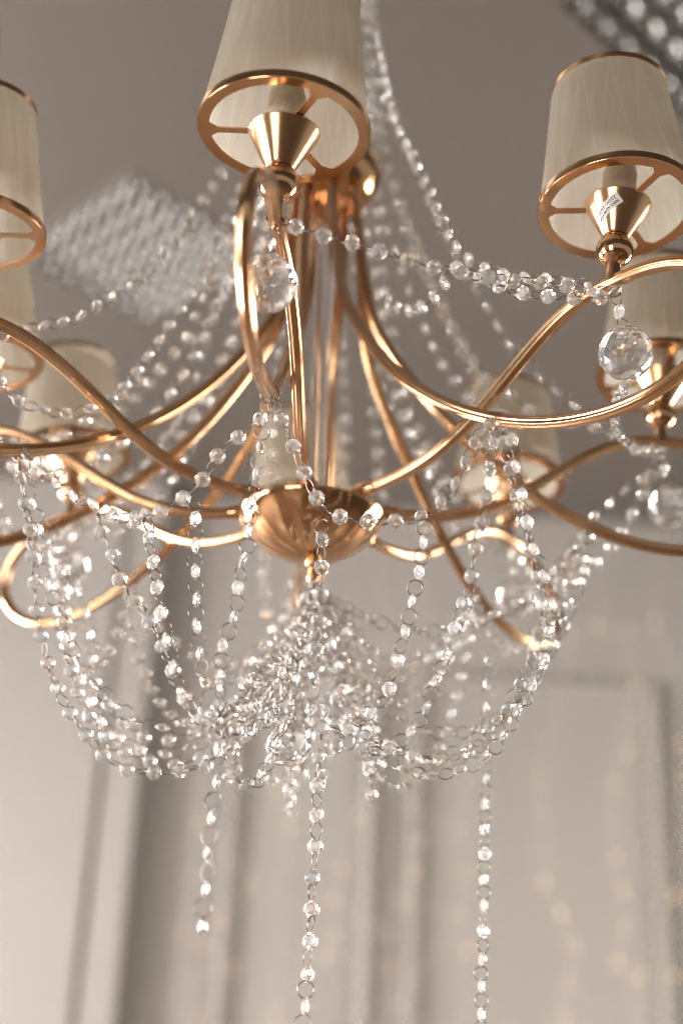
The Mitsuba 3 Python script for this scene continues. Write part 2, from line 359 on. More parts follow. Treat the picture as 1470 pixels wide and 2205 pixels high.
SHADE_LEAN = {0: (0.0, 0.045), 1: (-0.105, 0.085), 3: (0.015, 0), 7: (0.02, 0.0), 2: (-0.02, 0.0)}
SPIN = {0: 3.08, 1: 3.05, 2: 2.6, 3: 0.5, 4: 0.2, 5: 1.3, 6: 0.4, 7: 0.05}
SHADE_H, R_BOT, R_TOP = 0.135, 0.0690, 0.0525
for k in range(8):
    B, G = CREST[k], RINGC[k]
    h = np.linalg.norm(G - B)
    M = axis_frame(B, G - B)
    ck = part('lamp_cup', lathe([(0.0005, 0.0450), (0.0112, 0.0452), (0.0125, 0.0470), (0.0285, h - 0.0030), (0.0295, h - 0.0012), (0.0295, h), (0.0280, h + 0.0006), (0.0140, h - 0.002), (0.0005, h - 0.002)], 64),
              'cup_gold', M, smooth=25)
    part('ball', lathe([(0.0004, 0.0160)] + [(0.0163 * math.sin(x), 0.0320 - 0.0163 * math.cos(x)) for x in np.linspace(0.12, math.pi - 0.35, 24)] + [(0.0004, 0.0478)], 48), 'polished_gold', M, under=ck, smooth=60)
    part('neck', lathe([(0.0075, -0.001), (0.0070, 0.004), (0.0060, 0.0075), (0.0060, 0.019)], 24), 'gold', M, under=ck)
    sock = [(0.0005, h - 0.004), (0.0150, h - 0.004), (0.0150, h + 0.010)]
    for j in range(9):
        z = h + 0.0112 + j * 0.0026
        sock += [(0.0143, z), (0.0151, z + 0.0009), (0.0151, z + 0.0017), (0.0143, z + 0.0025)]
    sock += [(0.0143, h + 0.036), (0.0130, h + 0.043), (0.0005, h + 0.0432)]
    part('socket', lathe(sock, 40), 'socket_plastic', M, under=ck, smooth=30)
    lean = SHADE_LEAN.get(k, (0, 0))
    MR = axis_frame(G - [0, 0, 0.005 * (k == 1)], (G - B) / h + np.array([lean[0], lean[1], 0]), SPIN[k])
    th = np.linspace(0, 2 * math.pi, 97)
    zz = np.linspace(0, 1, 13)
    uu, vv = np.meshgrid(th, zz)
    rad = R_BOT + (R_TOP - R_BOT) * vv - 0.0007 * np.sin(vv * math.pi) + 0.00025 * np.cos(uu * 26)
    V = np.stack([rad * np.cos(uu), rad * np.sin(uu), 0.003 + (SHADE_H - 0.004) * vv], -1).reshape(-1, 3)
    ii, jj = np.meshgrid(np.arange(12), np.arange(96), indexing='ij')
    a0 = ii * 97 + jj
    F = np.vstack([np.stack([a0, a0 + 1, a0 + 98], -1).reshape(-1, 3), np.stack([a0, a0 + 98, a0 + 97], -1).reshape(-1, 3)])
    uvs = np.stack([uu / (2 * math.pi), vv], -1).reshape(-1, 2)
    sk = part('lampshade', trimesh.Trimesh(V, F, process=False), 'shade_fabric', MR, smooth=True, uv=uvs)
    part('top_rim', ring_band(R_TOP - 0.0022, R_TOP + 0.0009, SHADE_H - 0.0050, SHADE_H + 0.0006), 'gold', MR.copy(), under=sk)
    part('bottom_rim', lathe([(0.0606, -0.0006), (0.0700, -0.0006), (0.0706, 0.0004), (0.0706, 0.0062), (0.0698, 0.0062), (0.0694, 0.0010), (0.0606, 0.0008), (0.0606, -0.0006)], 96), 'gold', MR.copy(), under=sk)
    for j in range(3):
        bar = box((0.0615 - 0.0280, 0.0066, 0.0012), ((0.0615 + 0.0280) / 2, 0, 0.00012))
        fil = trimesh.creation.extrude_polygon(sg.Polygon([(0.0540, 0.0033), (0.0612, 0.0095), (0.0612, -0.0095), (0.0540, -0.0033), (0.0585, -0.0033), (0.0585, 0.0033)]).buffer(0), 0.00105)
        fil.apply_translation((0, 0, -0.0004))
        sp = join([bar, fil])
        sp.apply_transform(MR @ trimesh.transformations.rotation_matrix(j * 2 * math.pi / 3, [0, 0, 1]))
        part('spoke', sp, 'gold', under=sk, smooth=False)
    if k == 1:
        # the rating sticker, wrapped round the cone, text running down to the left
        cz0, cz1, cr0, cr1 = 0.0470, h - 0.0030, 0.0125, 0.0285
        slope = math.hypot(cz1 - cz0, cr1 - cr0)

        def on_cone(xy, lift):
            """(along the text, across it) in metres from the sticker's centre -> a point on the cone."""
            d = np.array([-0.80, -0.60])                      # reading direction: (round the cone to the right, up the slope)
            e = np.array([0.60, -0.80])                       # the letters' up
            g = xy[:, :1] * d + xy[:, 1:2] * e
            sl = 0.56 * slope + g[:, 1]
            r = cr0 + (cr1 - cr0) * sl / slope
            z = cz0 + (cz1 - cz0) * sl / slope
            r0 = cr0 + (cr1 - cr0) * 0.56
            ang = -math.pi / 2 - 0.62 + g[:, 0] / r0 
            nr, nz = (cz1 - cz0) / slope, -(cr1 - cr0) / slope
            return np.stack([(r + nr * lift) * np.cos(ang), (r + nr * lift) * np.sin(ang), z + nz * lift], -1)
        gx, gy = np.meshgrid(np.linspace(-0.0135, 0.0135, 28), np.linspace(-0.0048, 0.0048, 10))
        gv = on_cone(np.stack([gx.ravel(), gy.ravel()], -1), 0.00022)
        ii, jj = np.meshgrid(np.arange(9), np.arange(27), indexing='ij')
        a0 = ii * 28 + jj
        F = np.vstack([np.stack([a0, a0 + 1, a0 + 29], -1).reshape(-1, 3), np.stack([a0, a0 + 29, a0 + 28], -1).reshape(-1, 3)])
        kk = part('sticker', trimesh.Trimesh(gv, F, process=False), 'paper', M, under=ck, smooth=True)
        labels[kk] = {'label': 'white rating sticker with black print wrapped round the cup'}
        tm = []
        for line, y in (('MAX 40W E14', 0.00055), ('220V-240V', -0.0036)):
            m_ = meshkit.text_mesh(line, 0.0026, 0.0001, bold=True)
            v2 = m_.vertices[:, :2] * [1.0, 1.0] + [-0.0112, y]
            top = m_.vertices[:, 2] > 0.00005
            m_.vertices = np.where(top[:, None], on_cone(v2, 0.00040), on_cone(v2, 0.00030))
            tm.append(m_)
        part('lettering', join(tm), 'ink', M, under=ck, smooth=False)

# little hooks: under every lamp and under every low bend of an arm
HOOK_S = {0: 0.645, 1: 0.652, 7: 0.628, 2: 0.638, 6: 0.64}
LOW = {}


def torus(R, r, n=24, m=6, gap=0.0):
    th = np.linspace(0, 2 * math.pi - gap, n + (gap > 0), endpoint=gap > 0)
    if gap > 0:
        return sweep(np.c_[R * np.cos(th), R * np.sin(th), 0 * th], r, m)
    ph = np.arange(m) * 2 * math.pi / m
    V = np.stack([(R + r * np.cos(ph)[None]) * np.cos(th)[:, None], (R + r * np.cos(ph)[None]) * np.sin(th)[:, None], np.broadcast_to(r * np.sin(ph)[None], (n, m))], -1).reshape(-1, 3)
    i, j = np.meshgrid(np.arange(n), np.arange(m), indexing='ij')
    q = np.stack([i * m + j, ((i + 1) % n) * m + j, ((i + 1) % n) * m + (j + 1) % m, i * m + (j + 1) % m], -1).reshape(-1, 4)
    return trimesh.Trimesh(V, np.vstack([q[:, [0, 1, 2]], q[:, [0, 2, 3]]]), process=False)


for k in range(8):
    ak = CH + '__arm' + (f'_{k:03d}' if k else '')
    LOW[k] = arm_path(k, np.array([HOOK_S.get(k, 0.642)]))[0]
    nub = lathe([(0.0003, -0.0045)] + [(0.0030 * math.sin(x), -0.0015 - 0.0030 * math.cos(x)) for x in np.linspace(0.3, 2.8, 8)] + [(0.0022, 0.003)], 16)
    nub.apply_transform(axis_frame(CREST[k] - [0, 0, 0.0062], [0, 0, 1]))
    part('hook', nub, 'polished_gold', under=ak, smooth=True)
    s0 = HOOK_S.get(k, 0.642)
    dirv = np.diff(arm_path(k, np.array([s0 - 0.01, s0 + 0.01])), axis=0)[0]
    dirv /= np.linalg.norm(dirv)
    for j in (-1, 0, 1):
        m_ = torus(0.0078, 0.00045, 28, 6)
        ax = dirv + np.array([0.25 * j, 0.2 * (j % 2), 0.0])
        m_.apply_transform(axis_frame(LOW[k] - np.array([0, 0, 0.0018]) + dirv * 0.0045 * j, ax, 0.3 * j))
        part('hook_ring', m_, 'wire', under=ak, smooth=True)

# ------------------------------------------------------------------ crystals
PITCH = 0.0245


def bead_mesh():
    """Flat octagonal bead: girdle, two crowns of kite facets and two tables."""
    th = np.arange(8) * math.pi / 4 + math.pi / 8
    tm_ = th + math.pi / 8
    R, r1, r2, g, z1, z2 = 0.0070, 0.0051, 0.0029, 0.0006, 0.0019, 0.0031
    rows = [(r2 * math.cos(math.pi / 8), -z2, th), (r1, -z1, tm_), (R, -g, th), (R, g, th), (r1, z1, tm_), (r2 * math.cos(math.pi / 8), z2, th)]
    V = np.vstack([np.c_[r * np.cos(t), r * np.sin(t), np.full(8, z)] for r, z, t in rows])
    return trimesh.Trimesh(V, process=False).convex_hull


def ball_mesh(R=0.0232, n=16):
    """Faceted ball: rows of points turned against each other, flat cut below."""
    pts = [[0, 0, R]]
    for j, lat in enumerate(np.radians([72, 54, 36, 18, 0, -18, -36, -54])):
        off = (j % 2) * math.pi / n
        m = n if abs(lat) < 1.1 else n // 2
        t = np.arange(m) * 2 * math.pi / m + off
        pts += np.c_[R * np.cos(lat) * np.cos(t), R * np.cos(lat) * np.sin(t), np.full(m, R * np.sin(lat))].tolist()
    return trimesh.Trimesh(np.array(pts), process=False).convex_hull


_bm = bead_mesh()
BEADS = [mikit.ply(_bm, c) for c in ('crystal', 'crystal', 'warm_crystal', 'cool_crystal')]
BEAD = BEADS[0]
RING = [mikit.ply(torus(0.0066, 0.00048, 26, 6), 'wire', smooth=True),
        mikit.ply(torus(0.0065, 0.00046, 26, 6, gap=0.25), 'wire', smooth=True),
        mikit.ply(join([torus(0.0066, 0.00038, 26, 5), trimesh.Trimesh(torus(0.0065, 0.00038, 26, 5).vertices @ trimesh.transformations.rotation_matrix(0.07, [1, 0.4, 0])[:3, :3].T + [0, 0, 0.0006],
                                                                       torus(0.0065, 0.00038, 26, 5).faces, process=False)]), 'wire', smooth=True)]
BALL = mikit.ply(ball_mesh(), 'clear_crystal')


def mat4(x, y, z, o, s=1.0):
    m = np.eye(4)
    m[:3, 0], m[:3, 1], m[:3, 2], m[:3, 3] = x * s, y * s, z * s, o
    return T(m)


def add_strand(rng, label, group, pts):
    P = np.array(pts, float) / 1000
    l = np.r_[0, np.cumsum(np.linalg.norm(np.diff(P, axis=0), axis=1))]
    cs = CubicSpline(l, P) if len(P) > 3 else None
    fine = np.linspace(0, l[-1], max(30, int(l[-1] / 0.003)))
    Q = cs(fine) if cs is not None else np.c_[[np.interp(fine, l, P[:, i]) for i in range(3)]].T
    lf = np.r_[0, np.cumsum(np.linalg.norm(np.diff(Q, axis=0), axis=1))]
    n = max(2, int(round(lf[-1] / PITCH)))
    step = lf[-1] / n
    tt, nn, bb = frames(Q, start=[0.3, -0.9, 0.2])
    at = lambda A, x: np.array([np.interp(x, lf, A[:, i]) for i in range(3)])
    key = numbered('crystal_strand')
    tag(key, label, 'crystal strand', group)
    th = rng.uniform(0, math.pi)
    for i in range(n):
        th += rng.normal(0, 0.22)
        for what, f, turn in (('ring', 0.25, math.pi / 2), ('bead', 0.75, 0.0)):
            x = (i + f) * step
            o, t, a, b = at(Q, x), at(tt, x), at(nn, x), at(bb, x)
            t = t + rng.normal(0, 0.10 if what == 'bead' else 0.14, 3)
            t /= np.linalg.norm(t)
            w = th + turn + rng.normal(0, 0.12 if what == 'bead' else 0.30)
            z = math.cos(w) * a + math.sin(w) * b
            z -= t * (z @ t)
            z /= np.linalg.norm(z)
            sh = BEADS[rng.integers(4)] if what == 'bead' else RING[rng.integers(3)]
            k = f'{key}__{what}' + (f'_{i:03d}' if i else '')
            scene[k] = {**sh, 'to_world': mat4(t, np.cross(z, t), z, o + rng.normal(0, 0.0004, 3), 1.0 if what == 'bead' else step / PITCH * 0.5 + 0.5)}
    return key


# every strand: what it looks like, its group, and points along it in millimetres
STRANDS = [
    ('shallow crystal swag between the front arm and the left front arm', None, [[-45,-270,2099],[-56,-260,2080],[-81,-245,2062],[-95,-234,2041],[-112,-223,2026],[-131,-214,2016],[-154,-204,2012],[-175,-196,2019],[-189,-190,2028],[-209,-182,2038],[-231,-173,2055],[-251,-163,2076],[-267,-157,2089]]),
    ('crystal swag looping across the gold bowl to the right front arm', None, [[-41,-270,2099],[-29,-264,2076],[-14,-256,2048],[-1,-250,2023],[20,-244,2009],[45,-238,2008],[69,-233,2012],[91,-227,2021],[107,-223,2038],[127,-215,2076],[143,-208,2112],[153,-205,2124]]),
    ('crystal drop falling from the front arm past the left rim of the bowl', None, [[-43,-270,2099],[-48,-268,2066],[-50,-265,2038],[-52,-264,2014],[-54,-262,1989],[-54,-260,1966],[-57,-259,1952],[-60,-256,1914],[-67,-254,1887],[-68,-252,1863],[-66,-250,1834]]),
    ('vertical crystal drop left of the bowl ending in the bead tangle', None, [[-101,-245,2016],[-98,-246,1993],[-96,-246,1971],[-94,-247,1948],[-91,-247,1929],[-90,-248,1913],[-87,-248,1897],[-84,-249,1878],[-77,-249,1856],[-69,-250,1832]]),
    ('crystal drop under the middle of the left shallow swag', None, [[-139,-225,2005],[-135,-228,1979],[-128,-232,1952],[-120,-236,1919],[-113,-239,1895],[-106,-242,1875],[-99,-245,1856],[-89,-247,1843],[-73,-250,1832]]),
    ('crystal drop bending inward from the left part of the shallow swag', None, [[-185,-200,2017],[-175,-206,1990],[-166,-210,1972],[-156,-216,1948],[-143,-220,1933],[-126,-227,1908],[-116,-231,1891],[-108,-235,1877],[-100,-240,1859],[-88,-245,1840],[-71,-250,1830]]),
    ('short crystal tail hanging free below the bead tangle, lower left', None, [[-67,-250,1827],[-64,-250,1808],[-64,-250,1789],[-65,-250,1766],[-66,-250,1743],[-65,-250,1718],[-66,-250,1692],[-65,-250,1669]]),
    ('crystal drop falling in front of the bowl tip from the bowl swag', None, [[5,-245,2004],[7,-244,1980],[7,-242,1952],[7,-241,1925],[7,-240,1903],[6,-238,1879],[5,-237,1856],[5,-236,1834],[5,-235,1819]]),
    ('longest crystal tail hanging out of the bottom of the picture at the middle', None, [[15,-160,1870],[15,-160,1846],[14,-160,1818],[14,-160,1789],[15,-160,1766],[15,-160,1742],[14,-160,1720],[15,-160,1697],[14,-160,1675],[14,-160,1653],[13,-160,1628],[13,-160,1598]]),
    ('blurred crystal tail hanging out of the picture at the lower right', None, [[181,30,1993],[180,30,1962],[179,30,1929],[179,30,1891],[179,30,1864],[178,30,1828],[178,30,1801],[178,30,1775],[177,30,1750],[177,30,1724],[177,30,1699],[176,30,1675],[176,30,1651],[175,30,1611]]),
    ('innermost crystal drop at the right of the bowl, curving to the centre', None, [[92,-235,2014],[91,-225,1996],[89,-212,1972],[85,-203,1954],[83,-196,1940],[79,-186,1922],[77,-180,1912],[72,-173,1898],[69,-165,1883],[61,-158,1872],[53,-151,1862],[40,-144,1855],[27,-138,1856],[15,-130,1869]]),
    ('middle crystal drop of the right front arm with open rings in a row', None, [[154,-205,2122],[153,-200,2102],[151,-197,2086],[149,-192,2065],[146,-187,2041],[143,-182,2020],[139,-177,1998],[137,-172,1976],[129,-167,1956],[122,-162,1936],[120,-160,1925],[114,-155,1905],[108,-151,1889],[103,-147,1874],[96,-144,1862],[86,-140,1850],[77,-138,1843],[65,-135,1839],[53,-132,1841],[39,-128,1848],[25,-124,1863],[16,-120,1880]]),
    ('outermost crystal drop of the right front arm in a wide deep bow', None, [[159,-205,2124],[169,-199,2111],[174,-193,2091],[179,-186,2070],[185,-180,2048],[190,-173,2029],[196,-168,2012],[203,-163,1997],[210,-156,1978],[212,-151,1962],[210,-145,1943],[206,-139,1923],[195,-131,1900],[184,-124,1880],[175,-118,1864],[160,-111,1845],[136,-102,1833],[113,-95,1829],[91,-88,1836],[70,-81,1851],[49,-71,1878],[29,-60,1914]]),
    ('outermost deep crystal swag at the left, lowest of its bundle', None, [[-269,-157,2085],[-263,-149,2054],[-254,-139,2018],[-247,-129,1982],[-242,-121,1950],[-233,-112,1919],[-218,-102,1885],[-204,-95,1864],[-187,-88,1846],[-168,-82,1830],[-143,-75,1823],[-115,-67,1827],[-87,-60,1834],[-64,-52,1852],[-40,-43,1882],[-21,-34,1919],[-6,-23,1964],[3,-10,2026]]),
    ('inner deep crystal swag of the left front arm entering the bead tangle', None, [[-265,-157,2085],[-258,-147,2055],[-248,-138,2028],[-243,-128,1996],[-234,-121,1975],[-223,-112,1950],[-214,-105,1929],[-203,-99,1912],[-190,-93,1897],[-173,-86,1884],[-151,-77,1869],[-133,-71,1865],[-113,-65,1869],[-95,-59,1879],[-75,-53,1889],[-51,-44,1910],[-27,-33,1941],[-9,-21,1983],[4,-10,2028]]),
    ('deep crystal swag between the two sharp left swags, a little blurred', None, [[-268,28,2084],[-249,26,2041],[-239,23,1994],[-226,21,1951],[-213,19,1920],[-198,17,1893],[-176,16,1873],[-151,14,1862],[-124,13,1861],[-98,11,1871],[-68,9,1891],[-39,6,1924],[-15,3,1972],[1,0,2024]]),
    ('blurred crystal swag just above the lowest swag at the left', None, [[-258,-32,2061],[-244,-31,2018],[-233,-30,1972],[-224,-29,1932],[-209,-28,1897],[-190,-27,1872],[-165,-26,1852],[-137,-26,1843],[-109,-25,1843],[-84,-24,1856],[-60,-24,1877],[-36,-23,1907],[-15,-21,1959],[1,-20,2020]]),
    ('blurred crystal swag just inside the wide bow at the lower right', None, [[160,-185,2134],[173,-171,2094],[185,-157,2055],[199,-143,2013],[208,-131,1978],[202,-119,1942],[190,-107,1910],[172,-96,1882],[148,-86,1860],[121,-76,1850],[92,-66,1855],[63,-56,1873],[38,-43,1911],[15,-20,1994]]),
    ('faint blurred crystal swag behind the left deep swags', None, [[-264,28,2084],[-239,27,2035],[-220,27,1991],[-211,26,1953],[-197,25,1916],[-176,25,1892],[-149,24,1877],[-117,23,1878],[-92,23,1893],[-58,22,1928],[-29,21,1972],[-2,20,2026]]),
    ('upper one of three strands running from the left bead tangle up to the bowl tip', 'strands gathered from the bead tangle up to the bowl tip', [[-66,-250,1831],[-51,-222,1840],[-37,-188,1861],[-25,-152,1890],[-15,-109,1928],[-5,-56,1981],[4,-10,2030]]),
    ('lower one of three strands running from the left bead tangle up to the bowl tip', 'strands gathered from the bead tangle up to the bowl tip', [[-69,-250,1826],[-54,-224,1826],[-39,-198,1837],[-25,-167,1861],[-16,-125,1902],[-4,-66,1964],[5,-10,2030]]),
    ('middle one of three strands running from the left bead tangle up to the bowl tip', 'strands gathered from the bead tangle up to the bowl tip', [[-64,-250,1836],[-51,-215,1857],[-41,-174,1889],[-29,-140,1914],[-14,-102,1944],[-3,-56,1986],[4,-10,2033]]),
    ('crystal strand sagging lowest between the bead tangle and the crystal ball', None, [[-62,-250,1821],[-54,-222,1805],[-45,-198,1792],[-38,-190,1794],[-30,-174,1809],[-20,-142,1844],[-8,-93,1903],[3,-37,1979],[6,0,2034]]),
    ('crystal strand from the right arm sloping down into the wide bow', None, [[277,-6,2103],[265,-6,2082],[252,-5,2061],[244,-5,2037],[240,-5,2012],[234,-5,1979],[216,-4,1940],[189,-4,1902],[154,-3,1869],[119,-2,1863],[83,-2,1879],[46,-1,1918],[15,0,2001],[9,0,2030]]),
    ('blurred crystal strand from the right lamp down to the right arm', None, [[362,11,2202],[362,9,2187],[340,6,2174],[318,2,2157],[300,-2,2140],[278,-6,2119]]),
    ('crystal strand linking the sharp crystal ball to the right lamp', None, [[251,-289,2124],[256,-252,2133],[261,-209,2142],[268,-175,2148],[279,-139,2154],[300,-93,2165],[327,-44,2182],[361,11,2211]]),
    ('crystal swag from the front lamp to the right front lamp', None, [[-44,-380,2207],[-27,-374,2201],[-9,-368,2200],[12,-361,2199],[33,-354,2198],[56,-347,2197],[74,-341,2195],[92,-336,2194],[111,-330,2196],[136,-322,2198],[160,-315,2201],[185,-308,2204],[210,-301,2206],[235,-293,2208],[250,-289,2216]]),
    ('shorter crystal strand doubled under the swag at the right front lamp', None, [[250,-289,2213],[233,-283,2210],[214,-277,2211],[195,-270,2215],[176,-263,2221],[157,-257,2229],[141,-251,2240],[125,-245,2252],[109,-240,2258]]),
    ('loose looped crystal strand end dangling behind the gold arms', None, [[107,-240,2254],[102,-209,2253],[92,-180,2255],[78,-154,2263],[62,-125,2288],[49,-100,2314]]),
    ('crystal strand from above the frame down to the left front lamp', None, [[-28,0,2764],[-60,-5,2646],[-92,-16,2567],[-121,-28,2506],[-135,-37,2469],[-147,-47,2432],[-160,-59,2392],[-172,-68,2369],[-183,-78,2342],[-195,-90,2314],[-209,-101,2295],[-223,-113,2274],[-236,-125,2256],[-248,-137,2240],[-262,-149,2228],[-277,-165,2213],[-292,-180,2199],[-313,-205,2194]]),
    ('slack crystal strand sagging before the back left lampshade', None, [[-22,0,2750],[-57,-12,2595],[-83,-23,2521],[-101,-31,2476],[-112,-39,2433],[-123,-48,2391],[-130,-56,2358],[-137,-64,2326],[-146,-70,2305],[-156,-78,2280],[-164,-86,2254],[-174,-94,2229],[-182,-102,2205],[-193,-111,2183],[-202,-118,2167],[-219,-128,2151],[-240,-139,2140],[-259,-150,2138],[-275,-159,2139],[-288,-169,2147],[-303,-185,2165],[-313,-205,2191]]),
    ('blurred crystal strand just right of the slack left strand', None, [[-19,0,2750],[-55,3,2574],[-82,6,2491],[-98,8,2424],[-110,9,2382],[-124,11,2347],[-137,12,2318],[-155,13,2303],[-172,14,2277],[-195,15,2256],[-218,17,2239],[-250,19,2207],[-272,20,2192],[-295,21,2186],[-324,23,2184],[-345,24,2188]]),
    ('blurred crystal strand falling from the top to the back left lamp', 'blurred strands fanning from the top to the back left lamp', [[-30,0,2820],[-34,4,2783],[-37,7,2746],[-42,11,2709],[-46,16,2672],[-50,20,2635],[-55,25,2598],[-60,30,2562],[-66,35,2525],[-72,41,2489],[-78,48,2453],[-86,55,2417],[-93,62,2381],[-102,71,2345],[-112,81,2311],[-123,92,2277],[-136,105,2244],[-152,120,2214],[-170,138,2187],[-192,159,2165],[-217,184,2154],[-244,210,2155],[-268,235,2168],[-290,255,2191]]),
    ('blurred crystal strand falling from the top to the back left lamp', 'blurred strands fanning from the top to the back left lamp', [[-20,20,2800],[-24,24,2767],[-29,28,2733],[-34,32,2700],[-39,37,2667],[-45,42,2634],[-51,47,2601],[-57,52,2568],[-63,58,2535],[-70,64,2502],[-78,71,2470],[-86,78,2438],[-95,86,2406],[-105,94,2375],[-115,103,2344],[-127,114,2314],[-141,125,2285],[-156,139,2258],[-173,154,2233],[-193,171,2211],[-215,190,2194],[-239,212,2185],[-265,234,2183],[-290,255,2191]]),
    ('blurred crystal strand falling from the top to the back left lamp', 'blurred strands fanning from the top to the back left lamp', [[-30,-10,2810],[-34,-10,2774],[-39,-9,2738],[-44,-9,2701],[-49,-8,2665],[-54,-8,2629],[-60,-7,2593],[-66,-6,2557],[-73,-6,2521],[-80,-5,2485],[-88,-4,2450],[-97,-3,2414],[-106,-2,2379],[-117,-1,2344],[-129,0,2310],[-142,1,2276],[-158,3,2243],[-177,5,2212],[-201,7,2184],[-229,10,2161],[-262,14,2148],[-299,17,2148],[-332,21,2162],[-360,24,2186]]),
    ('blurred crystal strand running down just left of the glass column', 'blurred strands running down beside the glass column to the back lamp', [[-10,0,2737],[-21,51,2648],[-42,113,2537],[-53,151,2468],[-56,188,2399],[-56,215,2349],[-57,239,2304],[-58,265,2253],[-59,300,2187],[-58,323,2140],[-53,339,2110],[-20,374,2195]]),
    ('blurred crystal strand running down just right of the glass column', 'blurred strands running down beside the glass column to the back lamp', [[1,20,2756],[2,92,2647],[5,147,2563],[14,195,2486],[22,231,2428],[28,258,2383],[32,285,2338],[33,313,2292],[27,337,2251],[8,356,2225],[-11,374,2198]]),
    ('nearer of two blurred crystal strands hanging right of the column towards the back right lamp', 'blurred strands hanging right of the glass column', [[12,0,2739],[22,52,2618],[32,95,2516],[46,125,2446],[56,152,2386],[61,171,2340],[65,186,2305],[71,201,2269],[78,217,2234],[100,230,2211],[147,249,2197],[233,281,2206]]),
    ('farther of two blurred crystal strands hanging right of the column towards the back right lamp', 'blurred strands hanging right of the glass column', [[14,0,2739],[28,56,2622],[39,94,2543],[59,132,2464],[74,161,2405],[87,182,2360],[99,199,2326],[132,226,2278],[181,254,2238],[233,281,2206]]),
    ('blurred crystal strand from the top crossing before the back right lampshade', None, [[24,0,2782],[36,1,2680],[51,3,2588],[66,3,2526],[80,4,2480],[94,5,2448],[111,5,2395],[129,6,2350],[151,7,2306],[173,8,2276],[196,8,2267],[218,8,2249],[245,9,2234],[268,9,2235],[294,10,2232],[312,10,2223],[328,11,2213],[351,11,2208],[361,11,2216]]),
    ('outer blurred crystal strand from the top to the right lamp', None, [[21,0,2803],[29,1,2741],[41,2,2680],[54,2,2638],[73,3,2593],[86,4,2556],[102,4,2519],[118,5,2480],[134,5,2445],[152,6,2410],[175,7,2368],[201,8,2324],[231,8,2289],[263,9,2261],[295,10,2235],[322,10,2218],[360,11,2218]]),
    ('crystal strand from the top to the right front lamp behind the front shade', None, [[26,0,2811],[38,-30,2714],[50,-60,2622],[61,-87,2544],[78,-113,2477],[94,-136,2421],[106,-158,2367],[117,-175,2330],[131,-191,2300],[155,-210,2275],[189,-237,2254],[225,-267,2231],[250,-289,2216]]),
    ('blurred crystal strand from the top ending at the back right lamp', None, [[20,20,2800],[23,24,2766],[26,28,2731],[30,32,2697],[34,36,2662],[38,41,2628],[42,46,2594],[46,51,2560],[51,57,2526],[56,63,2492],[61,70,2458],[68,77,2425],[74,85,2392],[82,94,2359],[90,103,2327],[99,115,2295],[110,128,2265],[123,143,2236],[138,160,2210],[155,182,2189],[176,206,2176],[198,233,2173],[219,258,2183],[238,281,2201]]),
    ('short faint crystal swag between the back right lamp and the right lamp', None, [[238,281,2201],[245,267,2183],[252,252,2166],[259,235,2150],[268,216,2137],[277,197,2127],[286,176,2120],[296,154,2117],[306,132,2118],[315,111,2123],[325,91,2133],[333,72,2145],[341,55,2159],[348,39,2176],[355,24,2194],[361,11,2213]]),
    ('short faint crystal swag behind the left arms between two lamps', None, [[-290,255,2191],[-293,244,2176],[-297,231,2162],[-301,217,2149],[-306,202,2138],[-311,185,2129],[-316,168,2123],[-321,150,2119],[-327,132,2118],[-333,113,2121],[-338,96,2127],[-343,79,2135],[-348,63,2145],[-352,49,2158],[-356,36,2171],[-360,24,2186]]),
    ('faint crystal swag at the back behind the left arm between hooks', None, [[-203,195,2093],[-205,189,2071],[-207,183,2051],[-210,175,2030],[-214,166,2010],[-218,155,1992],[-224,141,1976],[-231,124,1965],[-239,103,1964],[-246,85,1972],[-252,70,1987],[-257,58,2005],[-261,48,2024],[-264,41,2045],[-267,34,2066],[-269,28,2087]]),
    ('faint crystal swag behind the bowl, hooked to the back left arm', None, [[4,275,2091],[-6,271,2076],[-17,267,2062],[-30,262,2048],[-43,257,2037],[-58,251,2027],[-74,245,2020],[-91,238,2016],[-109,231,2017],[-126,225,2020],[-142,219,2028],[-156,213,2037],[-170,208,2049],[-182,203,2063],[-193,199,2077],[-203,195,2093]]),
    ('faint crystal swag behind the bowl, hooked to the back right arm', None, [[4,275,2091],[12,271,2075],[21,268,2059],[31,263,2044],[43,258,2031],[57,252,2020],[72,246,2012],[89,239,2008],[106,231,2010],[122,224,2016],[137,218,2026],[150,213,2038],[161,208,2052],[171,204,2068],[179,200,2084],[187,197,2101]]),
    ('faint crystal swag between the back right arm and the right arm', None, [[187,197,2101],[191,188,2083],[195,178,2067],[200,166,2051],[206,153,2037],[212,138,2026],[220,121,2017],[227,103,2013],[235,85,2014],[243,67,2020],[250,51,2029],[256,37,2042],[261,24,2056],[266,13,2072],[271,3,2089],[274,-6,2106]]),
    ('shallow blurred crystal strand from the bowl tip to the right arm', None, [[1,-2,2038],[18,-2,2024],[37,-2,2012],[56,-3,2003],[77,-3,1996],[99,-3,1992],[121,-4,1992],[143,-4,1996],[163,-4,2003],[183,-5,2013],[202,-5,2025],[219,-5,2038],[234,-5,2054],[249,-6,2070],[262,-6,2088],[274,-6,2106]]),
    ('shallow blurred crystal strand from the bowl tip to the back right arm', None, [[1,-2,2038],[12,10,2024],[25,24,2011],[38,38,2001],[52,53,1993],[67,69,1989],[82,85,1988],[97,101,1991],[111,116,1998],[124,130,2007],[137,144,2019],[149,156,2033],[159,168,2048],[169,178,2065],[178,188,2082],[187,197,2101]]),
    ('blurred crystal strand slung from the bundle up to the right arm', 'dense crystal strands gathered under the bowl', [[14,-7,2014],[23,-6,1993],[32,-6,1974],[43,-6,1954],[56,-6,1936],[70,-6,1920],[87,-5,1906],[107,-5,1895],[128,-5,1890],[150,-4,1891],[171,-4,1899],[189,-4,1911],[205,-3,1926],[218,-3,1944],[230,-3,1962],[241,-3,1982],[250,-3,2002],[258,-2,2022],[266,-2,2043],[272,-2,2064],[279,-2,2085],[284,-2,2106]]),
